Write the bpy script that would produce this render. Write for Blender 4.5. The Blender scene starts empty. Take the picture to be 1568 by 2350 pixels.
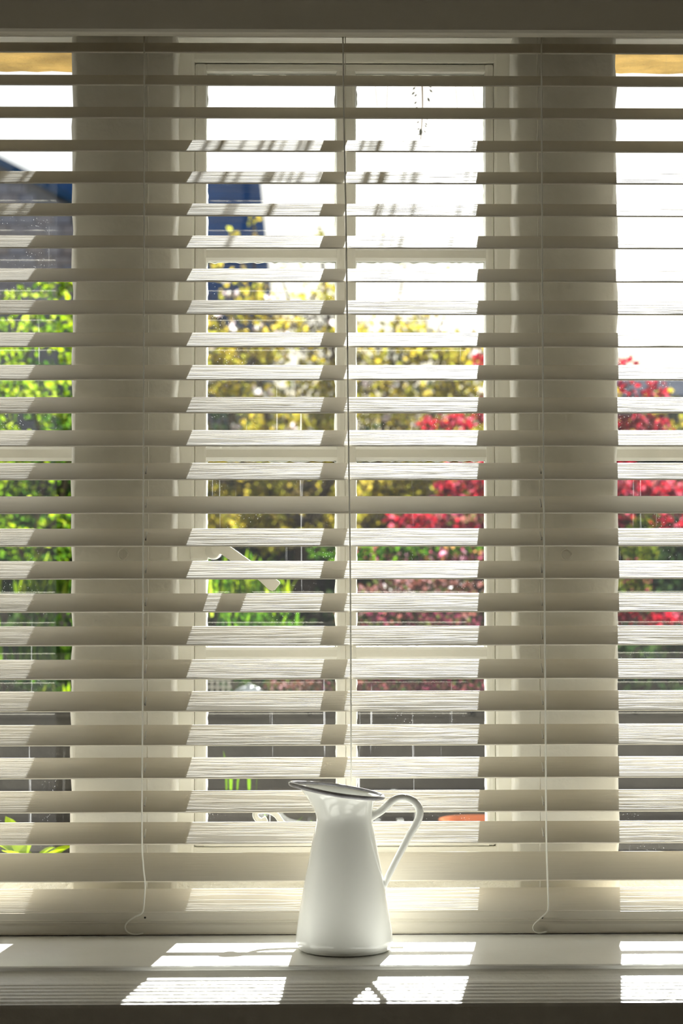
import bpy, bmesh, math, random
import numpy as np
from mathutils import Vector, Matrix

random.seed(7)
RNG = np.random.default_rng(11)
SC = bpy.context.scene
COL = SC.collection

# ------------------------------------------------------------------ camera
F = 4860.0                      # focal length in pixels of the 1568x2350 frame
CAM = Vector((0.0, -2.82, 1.384))
ROT = (Matrix.Rotation(-math.atan(79 / F), 3, 'Z')
       @ Matrix.Rotation(math.pi / 2 + math.atan(125 / F), 3, 'X')
       @ Matrix.Rotation(-math.radians(.06), 3, 'Z'))
cd = bpy.data.cameras.new('camera')
cam = bpy.data.objects.new('camera', cd)
COL.objects.link(cam)
cam.matrix_world = Matrix.Translation(CAM) @ ROT.to_4x4()
cd.sensor_fit = 'AUTO'
cd.sensor_width = 36.0
cd.lens = F * 36.0 / 2350.0
cd.clip_start, cd.clip_end = .05, 500
cd.dof.use_dof = True
cd.dof.focus_distance = 2.80
cd.dof.aperture_fstop = 8.0
SC.camera = cam

# ------------------------------------------------------------------ sky, sun, exposure
SUN_TAN_AZ, SUN_TAN_EL = .137, .544       # sun seen from the room: ahead, a little to the right
w = bpy.data.worlds.new('world')
SC.world = w
w.use_nodes = True
wt = w.node_tree
bg = wt.nodes['Background']
sky = wt.nodes.new('ShaderNodeTexSky')
sky.sky_type = 'NISHITA'
sky.sun_disc = False
sky.sun_elevation = math.atan(SUN_TAN_EL)
sky.sun_rotation = math.atan(SUN_TAN_AZ)
sky.air_density, sky.dust_density, sky.ozone_density = 1.0, 1.2, 1.5
wt.links.new(sky.outputs[0], bg.inputs[0])
bg.inputs[1].default_value = 0.068
sd = bpy.data.lights.new('sun', 'SUN')
sd.energy = 25.0
sd.color = (1.0, .985, .95)
sd.angle = math.radians(.53)
sun = bpy.data.objects.new('sun', sd)
COL.objects.link(sun)
sun.location = (1.2, 8, 6)
sun.rotation_euler = Vector((SUN_TAN_AZ, 1, SUN_TAN_EL)).to_track_quat('Z', 'Y').to_euler()
vs = SC.view_settings
vs.view_transform = 'Standard'
vs.look = 'None'
vs.gamma = 1
vs.use_curve_mapping = False
vs.exposure = 0.53
SC.cycles.max_bounces = 14
SC.cycles.diffuse_bounces = 10
SC.cycles.glossy_bounces = 6
SC.cycles.transparent_max_bounces = 24
SC.cycles.sample_clamp_indirect = 8
SC.cycles.use_denoising = True


# ------------------------------------------------------------------ helpers
def ray(px, py):
    return ROT @ Vector(((px - 784) / F, (1175 - py) / F, -1))


def at(px, py, y):              # the point seen at a pixel, on the vertical plane at depth y
    d = ray(px, py)
    return CAM + d * ((y - CAM.y) / d.y)


def atz(px, py, z):
    d = ray(px, py)
    return CAM + d * ((z - CAM.z) / d.z)


def link(o, parent=None):
    COL.objects.link(o)
    if parent:
        o.parent = parent
    return o


def tag(o, label=None, cat=None, group=None, kind=None):
    if label: o['label'] = label
    if cat: o['category'] = cat
    if group: o['group'] = group
    if kind: o['kind'] = kind
    return o


def empty(name, loc, label=None, cat=None, group=None, kind=None):
    o = bpy.data.objects.new(name, None)
    o.location = loc
    o.empty_display_size = .05
    link(o)
    return tag(o, label, cat, group, kind)


def obj(name, bm, mat, parent=None, smooth=False, local=True):
    """link a bmesh (world coordinates) as one mesh object; children get coordinates relative to the parent"""
    me = bpy.data.meshes.new(name)
    if parent and local:
        bmesh.ops.translate(bm, vec=-world_loc(parent), verts=bm.verts)
    bm.normal_update()
    bm.to_mesh(me)
    bm.free()
    for m in (mat if isinstance(mat, (list, tuple)) else [mat]):
        me.materials.append(m)
    if smooth:
        me.polygons.foreach_set('use_smooth', [True] * len(me.polygons))
    return link(bpy.data.objects.new(name, me), parent)


def world_loc(o):
    v = Vector(o.location)
    while o.parent:
        o = o.parent
        v += Vector(o.location)
    return v


def dup(o, parent, loc=None, rot=None):
    c = o.copy()
    link(c, parent)
    if loc is not None: c.location = loc
    if rot is not None: c.rotation_euler = rot
    return c


def box(bm, lo, hi, bevel=0.0):
    lo, hi = Vector(lo), Vector(hi)
    r = bmesh.ops.create_cube(bm, size=1)
    s = hi - lo
    c = (hi + lo) / 2
    for v in r['verts']:
        v.co = Vector((v.co.x * s.x, v.co.y * s.y, v.co.z * s.z)) + c
    if bevel:
        e = list({e for v in r['verts'] for e in v.link_edges})
        bmesh.ops.bevel(bm, geom=e, offset=bevel, segments=2, affect='EDGES', profile=.6)
    return bm


def BX(lo, hi, bevel=0.0):
    return box(bmesh.new(), lo, hi, bevel)


def tube(bm, pts, rad, n=8, squash=None, cap=True):
    """swept tube; rad number or list; squash=(axis vector, factor)"""
    pts = [Vector(p) for p in pts]
    rads = rad if isinstance(rad, (list, tuple)) else [rad] * len(pts)
    rings = []
    prev = None
    for i, p in enumerate(pts):
        t = (pts[min(i + 1, len(pts) - 1)] - pts[max(i - 1, 0)]).normalized()
        if prev is None:
            a = t.orthogonal().normalized()
        else:
            a = (prev - t * prev.dot(t)).normalized()
        prev = a
        b = t.cross(a)
        ring = []
        for k in range(n):
            q = (a * math.cos(2 * math.pi * k / n) + b * math.sin(2 * math.pi * k / n)) * rads[i]
            if squash:
                q = q - squash[0] * q.dot(squash[0]) * (1 - squash[1])
            ring.append(bm.verts.new(p + q))
        rings.append(ring)
    for r0, r1 in zip(rings, rings[1:]):
        for k in range(n):
            bm.faces.new((r0[k], r0[(k + 1) % n], r1[(k + 1) % n], r1[k]))
    if cap:
        bm.faces.new(rings[0][::-1])
        bm.faces.new(rings[-1])
    return bm


def spline(pts, n=8):
    """Catmull-Rom through points"""
    P = [Vector(p) for p in pts]
    P = [P[0] * 2 - P[1]] + P + [P[-1] * 2 - P[-2]]
    out = []
    for i in range(1, len(P) - 2):
        for k in range(n):
            t = k / n
            a, b, c, d = P[i - 1], P[i], P[i + 1], P[i + 2]
            out.append(.5 * ((2 * b) + (c - a) * t + (2 * a - 5 * b + 4 * c - d) * t * t + (3 * b - a - 3 * c + d) * t ** 3))
    out.append(P[-2])
    return out


def prism_x(bm, prof, x0, x1):
    """profile [(y,z)...] extruded along x, closed with end caps"""
    a = [bm.verts.new((x0, y, z)) for y, z in prof]
    b = [bm.verts.new((x1, y, z)) for y, z in prof]
    n = len(prof)
    for k in range(n):
        bm.faces.new((a[k], a[(k + 1) % n], b[(k + 1) % n], b[k]))
    bm.faces.new(a[::-1])
    bm.faces.new(b)
    bmesh.ops.recalc_face_normals(bm, faces=bm.faces)
    return bm


def prism_y(bm, poly, y0, y1):
    """polygon [(x,z)...] extruded along y"""
    a = [bm.verts.new((x, y0, z)) for x, z in poly]
    b = [bm.verts.new((x, y1, z)) for x, z in poly]
    n = len(poly)
    for k in range(n):
        bm.faces.new((a[k], a[(k + 1) % n], b[(k + 1) % n], b[k]))
    bm.faces.new(a[::-1])
    bm.faces.new(b)
    bmesh.ops.recalc_face_normals(bm, faces=bm.faces)
    return bm


# ------------------------------------------------------------------ materials
def mat(name):
    m = bpy.data.materials.new(name)
    m.use_nodes = True
    nt = m.node_tree
    return m, nt, nt.nodes['Principled BSDF'], nt.nodes['Material Output']


def N(nt, kind, **kw):
    n = nt.nodes.new(kind)
    for k, v in kw.items():
        if k.startswith('i_'):
            n.inputs[k[2:]].default_value = v
        else:
            setattr(n, k, v)
    return n


def ramp(nt, stops):
    r = nt.nodes.new('ShaderNodeValToRGB')
    els = r.color_ramp.elements
    while len(els) < len(stops): els.new(.5)
    for e, (p, c) in zip(els, stops):
        e.position = p
        e.color = (*c, 1) if len(c) == 3 else c
    return r


def plain(name, c, rough=.6, noise=0.0, scale=8.0, bump=0.0, bscale=60.0, spec=.5, metal=0.0):
    m, nt, p, out = mat(name)
    p.inputs['Base Color'].default_value = (*c, 1)
    p.inputs['Roughness'].default_value = rough
    p.inputs['Specular IOR Level'].default_value = spec
    p.inputs['Metallic'].default_value = metal
    tc = N(nt, 'ShaderNodeTexCoord')
    if noise:
        n = N(nt, 'ShaderNodeTexNoise', i_Scale=scale, i_Detail=5)
        nt.links.new(tc.outputs['Object'], n.inputs['Vector'])
        r = ramp(nt, [(.3, tuple(x * (1 - noise) for x in c)), (.7, tuple(min(1, x * (1 + noise)) for x in c))])
        nt.links.new(n.outputs['Fac'], r.inputs[0])
        nt.links.new(r.outputs[0], p.inputs['Base Color'])
    if spec <= .05:              # dull outdoor surfaces: no sheen at grazing angles
        df = N(nt, 'ShaderNodeBsdfDiffuse', i_Roughness=.5)
        df.inputs[0].default_value = (*c, 1)
        if noise: nt.links.new(r.outputs[0], df.inputs[0])
        nt.links.new(df.outputs[0], out.inputs[0])
    if bump:
        n2 = N(nt, 'ShaderNodeTexNoise', i_Scale=bscale, i_Detail=4)
        nt.links.new(tc.outputs['Object'], n2.inputs['Vector'])
        b = N(nt, 'ShaderNodeBump', i_Strength=1.0, i_Distance=bump)
        nt.links.new(n2.outputs['Fac'], b.inputs['Height'])
        nt.links.new(b.outputs[0], p.inputs['Normal'])
        if spec <= .05: nt.links.new(b.outputs[0], df.inputs['Normal'])
    return m


def slat_material():
    m, nt, p, out = mat('slat_paint')
    p.inputs['Base Color'].default_value = (.64, .595, .50, 1)
    p.inputs['Roughness'].default_value = .6
    p.inputs['Specular IOR Level'].default_value = .14
    tc = N(nt, 'ShaderNodeTexCoord')
    oi = N(nt, 'ShaderNodeObjectInfo')
    off = N(nt, 'ShaderNodeVectorMath', operation='ADD')
    sc = N(nt, 'ShaderNodeVectorMath', operation='SCALE')
    sc.inputs[0].default_value = (3.1, 1.7, .3)
    nt.links.new(oi.outputs['Random'], sc.inputs['Scale'])
    nt.links.new(tc.outputs['Object'], off.inputs[0])
    nt.links.new(sc.outputs[0], off.inputs[1])
    mp = N(nt, 'ShaderNodeMapping')
    mp.inputs['Scale'].default_value = (3.2, 120, 1)
    nt.links.new(off.outputs[0], mp.inputs[0])
    n = N(nt, 'ShaderNodeTexNoise', i_Scale=1.5, i_Detail=2.5, i_Distortion=.25)
    nt.links.new(mp.outputs[0], n.inputs['Vector'])
    # ridged: |fac-.5| gives long thin grooves that follow the grain
    a = N(nt, 'ShaderNodeMath', operation='SUBTRACT'); a.inputs[1].default_value = .5
    b = N(nt, 'ShaderNodeMath', operation='ABSOLUTE')
    c = N(nt, 'ShaderNodeMath', operation='MULTIPLY'); c.inputs[1].default_value = 14
    d = N(nt, 'ShaderNodeMath', operation='MINIMUM'); d.inputs[1].default_value = 1
    nt.links.new(n.outputs['Fac'], a.inputs[0]); nt.links.new(a.outputs[0], b.inputs[0])
    nt.links.new(b.outputs[0], c.inputs[0]); nt.links.new(c.outputs[0], d.inputs[0])
    fine = N(nt, 'ShaderNodeTexNoise', i_Scale=900, i_Detail=2)
    nt.links.new(off.outputs[0], fine.inputs['Vector'])
    bp1 = N(nt, 'ShaderNodeBump', i_Strength=.32, i_Distance=.00022)
    bp2 = N(nt, 'ShaderNodeBump', i_Strength=.2, i_Distance=.00008)
    nt.links.new(d.outputs[0], bp1.inputs['Height'])
    nt.links.new(fine.outputs['Fac'], bp2.inputs['Height'])
    nt.links.new(bp1.outputs[0], bp2.inputs['Normal'])
    nt.links.new(bp2.outputs[0], p.inputs['Normal'])
    return m


def glass_material():
    m, nt, p, out = mat('window_glass')
    nt.nodes.remove(p)
    tr = N(nt, 'ShaderNodeBsdfTransparent')
    tr.inputs[0].default_value = (.96, .975, .97, 1)
    gl = N(nt, 'ShaderNodeBsdfGlossy', i_Roughness=.015)
    fr = N(nt, 'ShaderNodeFresnel', i_IOR=1.45)
    mx = N(nt, 'ShaderNodeMixShader')
    nt.links.new(fr.outputs[0], mx.inputs[0])
    nt.links.new(tr.outputs[0], mx.inputs[1])
    nt.links.new(gl.outputs[0], mx.inputs[2])
    # dust specks and dried rain streaks
    tc = N(nt, 'ShaderNodeTexCoord')
    vo = N(nt, 'ShaderNodeTexVoronoi', i_Scale=230)
    nt.links.new(tc.outputs['Object'], vo.inputs['Vector'])
    nz = N(nt, 'ShaderNodeTexNoise', i_Scale=14, i_Detail=3)
    nt.links.new(tc.outputs['Object'], nz.inputs['Vector'])
    r1 = ramp(nt, [(.05, (1, 1, 1)), (.13, (0, 0, 0))])
    nt.links.new(vo.outputs['Distance'], r1.inputs[0])
    r2 = ramp(nt, [(.5, (0, 0, 0)), (.68, (1, 1, 1))])
    nt.links.new(nz.outputs['Fac'], r2.inputs[0])
    mp = N(nt, 'ShaderNodeMapping')
    mp.inputs['Scale'].default_value = (90, 1, 3)
    nt.links.new(tc.outputs['Object'], mp.inputs[0])
    st = N(nt, 'ShaderNodeTexNoise', i_Scale=1.0, i_Detail=4)
    nt.links.new(mp.outputs[0], st.inputs['Vector'])
    r3 = ramp(nt, [(.66, (0, 0, 0)), (.76, (.35, .35, .35))])
    nt.links.new(st.outputs['Fac'], r3.inputs[0])
    mu = N(nt, 'ShaderNodeMath', operation='MULTIPLY')
    nt.links.new(r1.outputs[0], mu.inputs[0]); nt.links.new(r2.outputs[0], mu.inputs[1])
    ad = N(nt, 'ShaderNodeMath', operation='MAXIMUM')
    nt.links.new(mu.outputs[0], ad.inputs[0]); nt.links.new(r3.outputs[0], ad.inputs[1])
    k = N(nt, 'ShaderNodeMath', operation='MULTIPLY'); k.inputs[1].default_value = .16
    nt.links.new(ad.outputs[0], k.inputs[0])
    k2 = N(nt, 'ShaderNodeMath', operation='ADD'); k2.inputs[1].default_value = .002
    nt.links.new(k.outputs[0], k2.inputs[0])
    tl = N(nt, 'ShaderNodeBsdfTranslucent')
    tl.inputs[0].default_value = (.9, .9, .9, 1)
    mx2 = N(nt, 'ShaderNodeMixShader')
    nt.links.new(k2.outputs[0], mx2.inputs[0])
    nt.links.new(mx.outputs[0], mx2.inputs[1])
    nt.links.new(tl.outputs[0], mx2.inputs[2])
    nt.links.new(mx2.outputs[0], out.inputs[0])
    return m


def leaf_material(name, cols, trans=.5, rough=.8):
    """colour varies leaf by leaf; light passes through the blade"""
    m, nt, p, out = mat(name)
    g = N(nt, 'ShaderNodeNewGeometry')
    r = ramp(nt, [(i / max(1, len(cols)), c) for i, c in enumerate(cols)])
    r.color_ramp.interpolation = 'CONSTANT'
    nt.links.new(g.outputs['Random Per Island'], r.inputs[0])
    df = N(nt, 'ShaderNodeBsdfDiffuse', i_Roughness=rough)
    nt.links.new(r.outputs[0], df.inputs[0])
    tl = N(nt, 'ShaderNodeBsdfTranslucent')
    nt.links.new(r.outputs[0], tl.inputs[0])
    mx = N(nt, 'ShaderNodeMixShader')
    mx.inputs[0].default_value = trans
    nt.links.new(df.outputs[0], mx.inputs[1]); nt.links.new(tl.outputs[0], mx.inputs[2])
    nt.links.new(mx.outputs[0], out.inputs[0])
    return m


M = {}
M['slat'] = slat_material()
M['blind'] = plain('blind_paint', (.62, .575, .48), .45, bump=.00008, bscale=500)
M['cord'] = plain('cord_cotton', (.80, .78, .70), .8, bump=.0003, bscale=900)
M['frame'] = plain('window_gloss_paint', (.86, .85, .79), .38, noise=.04, scale=9, bump=.0006, bscale=45)
M['putty'] = plain('old_putty', (.72, .70, .62), .7, noise=.15, scale=60, bump=.002, bscale=120)
M['stone'] = plain('painted_stone', (.70, .685, .63), .75, noise=.05, scale=14, bump=.003, bscale=28)
M['plaster'] = plain('rough_plaster', (.80, .78, .70), .75, noise=.05, scale=30, bump=.006, bscale=90)
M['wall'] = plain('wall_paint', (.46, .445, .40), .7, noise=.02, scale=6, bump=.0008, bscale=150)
M['sill'] = plain('sill_gloss_paint', (.84, .835, .80), .3, noise=.025, scale=12, bump=.0006, bscale=55)
M['ledge'] = plain('ledge_paint', (.78, .765, .71), .4, noise=.03, scale=20, bump=.0006, bscale=120)
M['glass'] = glass_material()
M['timber'] = plain('oak_lintel', (.62, .40, .13), .7, noise=.35, scale=16, bump=.004, bscale=60)
M['enamel'] = plain('white_enamel', (.90, .905, .87), .08, noise=.015, scale=9, bump=.0005, bscale=22)
M['rim'] = plain('grey_enamel_edge', (.30, .29, .31), .12, noise=.25, scale=70)
M['floor'] = plain('oak_floor', (.09, .07, .05), .5, noise=.2, scale=5)
M['ceiling'] = plain('ceiling_paint', (.82, .80, .76), .8)
M['hole'] = plain('dark_hole', (.05, .045, .035), .9)

# ------------------------------------------------------------------ the room shell
Z0 = .90                        # top of the sill
XW = .86                        # half width of the window recess
YI, YO = -.236, .36             # inner face of the thick window wall, outer face


def struct(o, label=None):
    o['kind'] = 'structure'
    if label: o['label'] = label
    return o


SOFF = at(784, -90, -.05).z     # underside of the recess head
struct(obj('floor', BX((-2.2, -4.6, -.06), (2.2, YO, 0)), M['floor']), 'oak floor of the room')
struct(obj('ceiling', BX((-2.2, -4.6, 2.45), (2.2, YO, 2.51)), M['ceiling']), 'white ceiling of the room')
struct(obj('wall_left', BX((-2.28, -4.6, 0), (-2.2, YO, 2.45)), M['wall']), 'cream side wall left of the camera')
struct(obj('wall_right', BX((2.2, -4.6, 0), (2.28, YO, 2.45)), M['wall']), 'cream side wall right of the camera')
struct(obj('wall_back', BX((-2.2, -4.68, 0), (2.2, -4.6, 2.45)), M['wall']), 'cream wall behind the camera')
bm = bmesh.new()
box(bm, (-2.2, YI, 0), (-XW, YO, 2.45))
box(bm, (XW, YI, 0), (2.2, YO, 2.45))
box(bm, (-XW, YI, SOFF), (XW, YO, 2.45))
box(bm, (-XW, -.2, 0), (XW, YO, .868))
struct(obj('wall_front', bm, M['wall']), 'thick cream wall around the window recess')

# ---- inner head of the window opening (cream strip above the top slat)
zh0 = at(784, 122, .16).z
struct(obj('trim_1', BX((-XW, .075, zh0), (XW, .15, SOFF), .004), M['stone']), 'cream painted head above the three lights')

# ---- stone mullions
PF, PB = .055, .35


def pillar(name, x0, x1, label):
    """rough painted stone upright with soft uneven corners"""
    b = bmesh.new()
    zs = np.linspace(Z0 + .01, SOFF, 46)
    rings = []
    for z in zs:
        r = .007
        j = lambda: random.uniform(-.0018, .0018)
        pts = [(x0 + j(), PF + r), (x0 + r + j(), PF + random.uniform(-.0008, .0008)), (x1 - r + j(), PF + random.uniform(-.0008, .0008)),
               (x1 + j(), PF + r), (x1 + j() * .5, PB - .004), (x1 - .004, PB), (x0 + .004, PB), (x0, PB - .004)]
        rings.append([b.verts.new((x, y, z)) for x, y in pts])
    for r0, r1 in zip(rings, rings[1:]):
        for k in range(8):
            b.faces.new((r0[k], r0[(k + 1) % 8], r1[(k + 1) % 8], r1[k]))
    b.faces.new(rings[0][::-1]); b.faces.new(rings[-1])
    bmesh.ops.recalc_face_normals(b, faces=b.faces)
    return struct(obj(name, b, M['stone'], smooth=True), label)


pLx0, pLx1 = at(163, 1200, PF).x, at(404, 1200, PF).x
pRx0, pRx1 = at(1183, 1200, PF).x, at(1420, 1200, PF).x
pl = pillar('trim_2', pLx0, pLx1, 'painted stone mullion left of the middle window')
pr_ = pillar('trim_3', pRx0, pRx1, 'painted stone mullion right of the middle window')
# faint round plugs in the stone
for o, px in ((pl, 283), (pr_, 1300)):
    c = at(px, 1272, PF - .0005)
    b = bmesh.new()
    pts = [c + Vector((math.cos(a) * .0066, 0, math.sin(a) * .0075)) for a in np.linspace(0, 2 * math.pi, 25)]
    tube(b, pts, .0011, 6)
    obj('plug_ring', b, M['stone'], o, True)

# ---- plaster upstand and ledge under the windows, behind the blind
zfb = .968
bm = bmesh.new()
prism_x(bm, [(.052, Z0 - .03), (.052, zfb - .046), (.056, zfb - .036), (.075, zfb - .022), (.10, zfb - .008), (.118, zfb), (.20, zfb), (.20, Z0 - .03)], -XW, XW)
struct(obj('trim_4', bm, M['plaster']), 'rough plastered upstand between sill and windows')
# outside stone sill
struct(obj('trim_5', BX((-XW, .20, Z0 - .05), (XW, .42, zfb - .040), .006), M['stone']), 'outer stone sill')
# outer stone head over the middle light only
zt = at(784, 168, .16).z
struct(obj('trim_6', BX((pLx1 - .01, .15, zt + .002), (pRx0 + .01, .21, SOFF)), M['stone']), 'stone head over the middle light')
# old timber lintels over the side lights, their undersides visible
for nm, x0, x1, lb in (('trim_7', -XW, pLx0 + .004, 'orange oak lintel over the left light'), ('trim_8', pRx1 - .004, XW, 'orange oak lintel over the right light')):
    zl = at(784, 167, .36).z
    b = bmesh.new()
    nx, ny = 24, 10
    g = [[b.verts.new((x0 + (x1 - x0) * i / nx, .155 + .205 * j / ny, zl + random.uniform(-.0016, .0016))) for i in range(nx + 1)] for j in range(ny + 1)]
    for j in range(ny):
        for i in range(nx):
            b.faces.new((g[j][i], g[j][i + 1], g[j + 1][i + 1], g[j + 1][i]))
    box(b, (x0, .155, zl + .004), (x1, .36, SOFF))
    struct(obj(nm, b, M['timber']), lb)
struct(obj('trim_9', BX((-XW, YO - .01, SOFF - .002), (XW, YO + .05, 2.45)), M['stone']), 'outer wall face above the window')

# ------------------------------------------------------------------ windows
YF, YG = .117, .134             # frame face and glass


def bar_v(bm, x0, x1, z0, z1, y0=YF, y1=.158, b=.004):
    box(bm, (x0, y0, z0), (x1, y1, z1), b)


def X(px, y=YG): return at(px, 1200, y).x
def Zp(py, y=YG): return at(784, py, y).z


def bar_h(x0, x1, z0, z1, ya, yb):
    """glazing bar: moulded square inside, weathered putty bevel outside"""
    h = (z1 - z0)
    zc = (z0 + z1) / 2
    return prism_x(bmesh.new(), [(ya + .003, z0), (ya, z0 + .004), (ya, z1 - .004), (ya + .003, z1), (YG + .001, z1), (yb, zc + .15 * h), (yb, zc - .15 * h), (YG + .001, z0 + .22 * h), (YG, z0)], x0, x1)


win = empty('window_1', (X(793), YF, Zp(1957)), 'white painted middle casement with eight panes', None, None, 'structure')
# fixed outer frame
xa, xb = pLx1 - .006, pRx0 + .006
sxa, sxb = X(446, YF), X(1137, YF)
zb0, zt0 = zfb, at(784, 100, YF).z
zs0, zs1 = Zp(1944, YF), Zp(143, YF)
bm = bmesh.new()
bar_v(bm, xa, sxa, zb0, zt0, YF, .165); bar_v(bm, sxb, xb, zb0, zt0, YF, .165)
bar_v(bm, sxa - .004, sxb + .004, zs1, zt0, YF + .001, .165); bar_v(bm, sxa - .004, sxb + .004, zb0, zs0, YF + .001, .165)
obj('outer_frame', bm, M['frame'], win)
# sash: stiles and rails, set a hair behind the frame
gx0, gx1 = X(475), X(1114)
bm = bmesh.new()
ys = YF + .003
bar_v(bm, sxa, gx0, zs0 + .001, zs1 - .001, ys)
bar_v(bm, gx1, sxb, zs0 + .001, zs1 - .001, ys)
bar_v(bm, gx0 - .003, gx1 + .003, Zp(170), zs1 - .001, ys + .001)
prism_x(bm, [(ys + .001, zs0 + .001), (ys + .001, Zp(1922)), (ys + .004, Zp(1918)), (YG + .002, Zp(1918)), (.16, zs0 + .012), (.16, zs0 + .001)], gx0 - .003, gx1 + .003)
obj('sash', bm, M['frame'], win)
mx0, mx1 = X(772), X(818)
bm = BX((mx0, ys, Zp(1922)), (mx1, .156, Zp(166)), .005)
obj('glazing_bar', bm, M['frame'], win)
rows = [(171, 571), (601, 1026), (1057, 1484), (1513, 1917)]
for (a, b_), (c, d) in zip(rows, rows[1:]):
    obj('glazing_bar', bar_h(gx0 - .003, gx1 + .003, Zp(c), Zp(b_), ys + .0015, .152), M['frame'], win)
# putty fillets with an uneven edge, then the glass
for r0, r1 in rows:
    for p0, p1 in ((475, 771), (818, 1114)):
        x0, x1, z1, z0 = X(p0), X(p1), Zp(r0), Zp(r1)
        b = bmesh.new()
        for (A, B, nrm) in (((x0, z1), (x1, z1), (0, -1)), ((x0, z0), (x1, z0), (0, 1)), ((x0, z0), (x0, z1), (1, 0)), ((x1, z0), (x1, z1), (-1, 0))):
            n = 36
            prof = []
            for i in range(n + 1):
                t = i / n
                wv = .0004 + max(0, random.gauss(.0006, .0007))
                px_, pz_ = A[0] + (B[0] - A[0]) * t, A[1] + (B[1] - A[1]) * t
                prof.append(((px_ - nrm[0] * .003, pz_ - nrm[1] * .003), (px_ + nrm[0] * wv, pz_ + nrm[1] * wv)))
            va = [[b.verts.new((q[0], yy, q[1])) for q in pr2] for pr2 in prof for yy in (YG + .002, YG + .006)]
            for i in range(n):
                f0, f1, g0, g1 = va[2 * i], va[2 * i + 1], va[2 * i + 2], va[2 * i + 3]
                b.faces.new((f0[0], f0[1], g0[1], g0[0]))
                b.faces.new((f0[1], f1[1], g1[1], g0[1]))
                b.faces.new((f1[1], f1[0], g1[0], g1[1]))
        obj('putty', b, M['putty'], win)
        obj('pane', BX((x0 - .002, YG - .0015, z0 - .002), (x1 + .002, YG + .0015, z1 + .002)), M['glass'], win)

# casement fastener: back plate, round boss and long paddle lever
yh = YF - .010
fast = obj('fastener_plate', BX(at(436, 1287, yh) + Vector((0, 0, 0)), Vector((at(478, 1252, yh).x, YF + .002, at(478, 1250, yh).z)), .004), M['frame'], win)
b = bmesh.new()
c = at(489, 1264, yh - .004)
bmesh.ops.create_cone(b, cap_ends=True, segments=28, radius1=.0122, radius2=.010, depth=.018)
bmesh.ops.rotate(b, cent=(0, 0, 0), matrix=Matrix.Rotation(math.pi / 2, 3, 'X'), verts=b.verts)
bmesh.ops.translate(b, vec=c + Vector((0, .004, 0)), verts=b.verts)
obj('fastener_boss', b, M['frame'], win, True)
lever_px = [(484, 1252), (500, 1243), (531, 1256), (637, 1332), (644, 1338), (628, 1357), (618, 1354), (596, 1333), (530, 1287), (505, 1270), (490, 1274)]
b = prism_y(bmesh.new(), [(at(x, y, yh - .01).x, at(x, y, yh - .01).z) for x, y in lever_px], yh - .016, yh - .006)
bmesh.ops.bevel(b, geom=list(b.edges), offset=.0012, segments=2, affect='EDGES')
obj('fastener_lever', b, M['frame'], win)
# monkey-tail casement stay along the bottom rail
yst = YF - .016
tail = [(612, 1878), (600, 1884), (588, 1876), (588, 1864), (602, 1860), (620, 1862), (636, 1872), (648, 1888), (668, 1899), (720, 1906), (800, 1908), (960, 1908)]
b = tube(bmesh.new(), spline([at(x, y, yst) for x, y in tail], 6), .0042, 8)
st = obj('casement_stay', b, M['frame'], win, True)
for px in (760, 920):
    obj('stay_pin', BX(at(px, 1916, yst) - Vector((.004, .004, 0)), at(px + 12, 1890, yst) + Vector((0, .018, 0)), .002), M['frame'], st)

for nm, x0, x1, lb in (('window_2', -XW, pLx0, 'left window light beside the stone mullion'), ('window_3', pRx1, XW, 'right window light beside the stone mullion')):
    wn = empty(nm, ((x0 + x1) / 2, YF, zfb), lb, None, None, 'structure')
    f = bmesh.new()
    s = -1 if nm == 'window_2' else 1
    xe0, xe1 = (x0, x0 + .05) if s < 0 else (x1 - .05, x1)
    bar_v(f, xe0, xe1, zfb, SOFF)
    obj('stile', f, M['frame'], wn)
    obj('rail', BX((x0, ys, zfb - .012), (x1, .15, Zp(1982)), .003), M['frame'], wn)
    obj('glazing_bar', bar_h(x0, x1, Zp(1058), Zp(1026), ys, .152), M['frame'], wn)
    for r0, r1 in ((100, 1027), (1057, 1984)):
        obj('pane', BX((x0 - .002, YG - .0015, Zp(r1)), (x1 + .002, YG + .0015, Zp(r0))), M['glass'], wn)

# ------------------------------------------------------------------ sill, moulding and apron
bm = bmesh.new()
YE = atz(784, 2216, Z0).y
prism_x(bm, [(.09, Z0), (YE + .004, Z0), (YE + .0012, Z0 - .0014), (YE, Z0 - .004), (YE, Z0 - .030), (.09, Z0 - .030)], -XW, XW)
struct(obj('trim_10', bm, M['sill']), 'white gloss painted sill board under the blind')
ZL = Z0 - .0125                 # the reeded ledge in front of the sill, a step lower
y_r0 = atz(784, 2254, ZL).y
y_r1 = atz(784, 2300, ZL).y
prof = [(YE + .02, ZL - .035), (YE + .02, ZL - .001)]
prof += [(YE - .001, ZL + .0072), (YE - .004, ZL + .0054), (YE - .010, ZL + .0031), (YE - .020, ZL + .0008), (y_r0 + .012, ZL - .0004), (y_r0 + .003, ZL - .0008)]
nr = 6
for i in range(nr):
    a = y_r0 + (y_r1 - y_r0) * i / nr
    c = y_r0 + (y_r1 - y_r0) * (i + 1) / nr
    for t in (.04, .25, .5, .75, .96):
        prof.append((a + (c - a) * t, ZL + .0036 * math.sin(math.pi * t) - .0012))
prof += [(y_r1 - .002, ZL - .0012), (y_r1 - .003, ZL - .005), (y_r1 - .003, ZL - .035)]
bm = prism_x(bmesh.new(), prof, -1.1, 1.1)
struct(obj('trim_11', bm, M['ledge']), 'reeded white ledge moulding in front of the sill')
struct(obj('trim_12', BX((-1.1, y_r1 + .012, 0), (1.1, YI + .03, ZL - .033), .003), M['ledge']), 'painted apron panel below the ledge')

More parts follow.
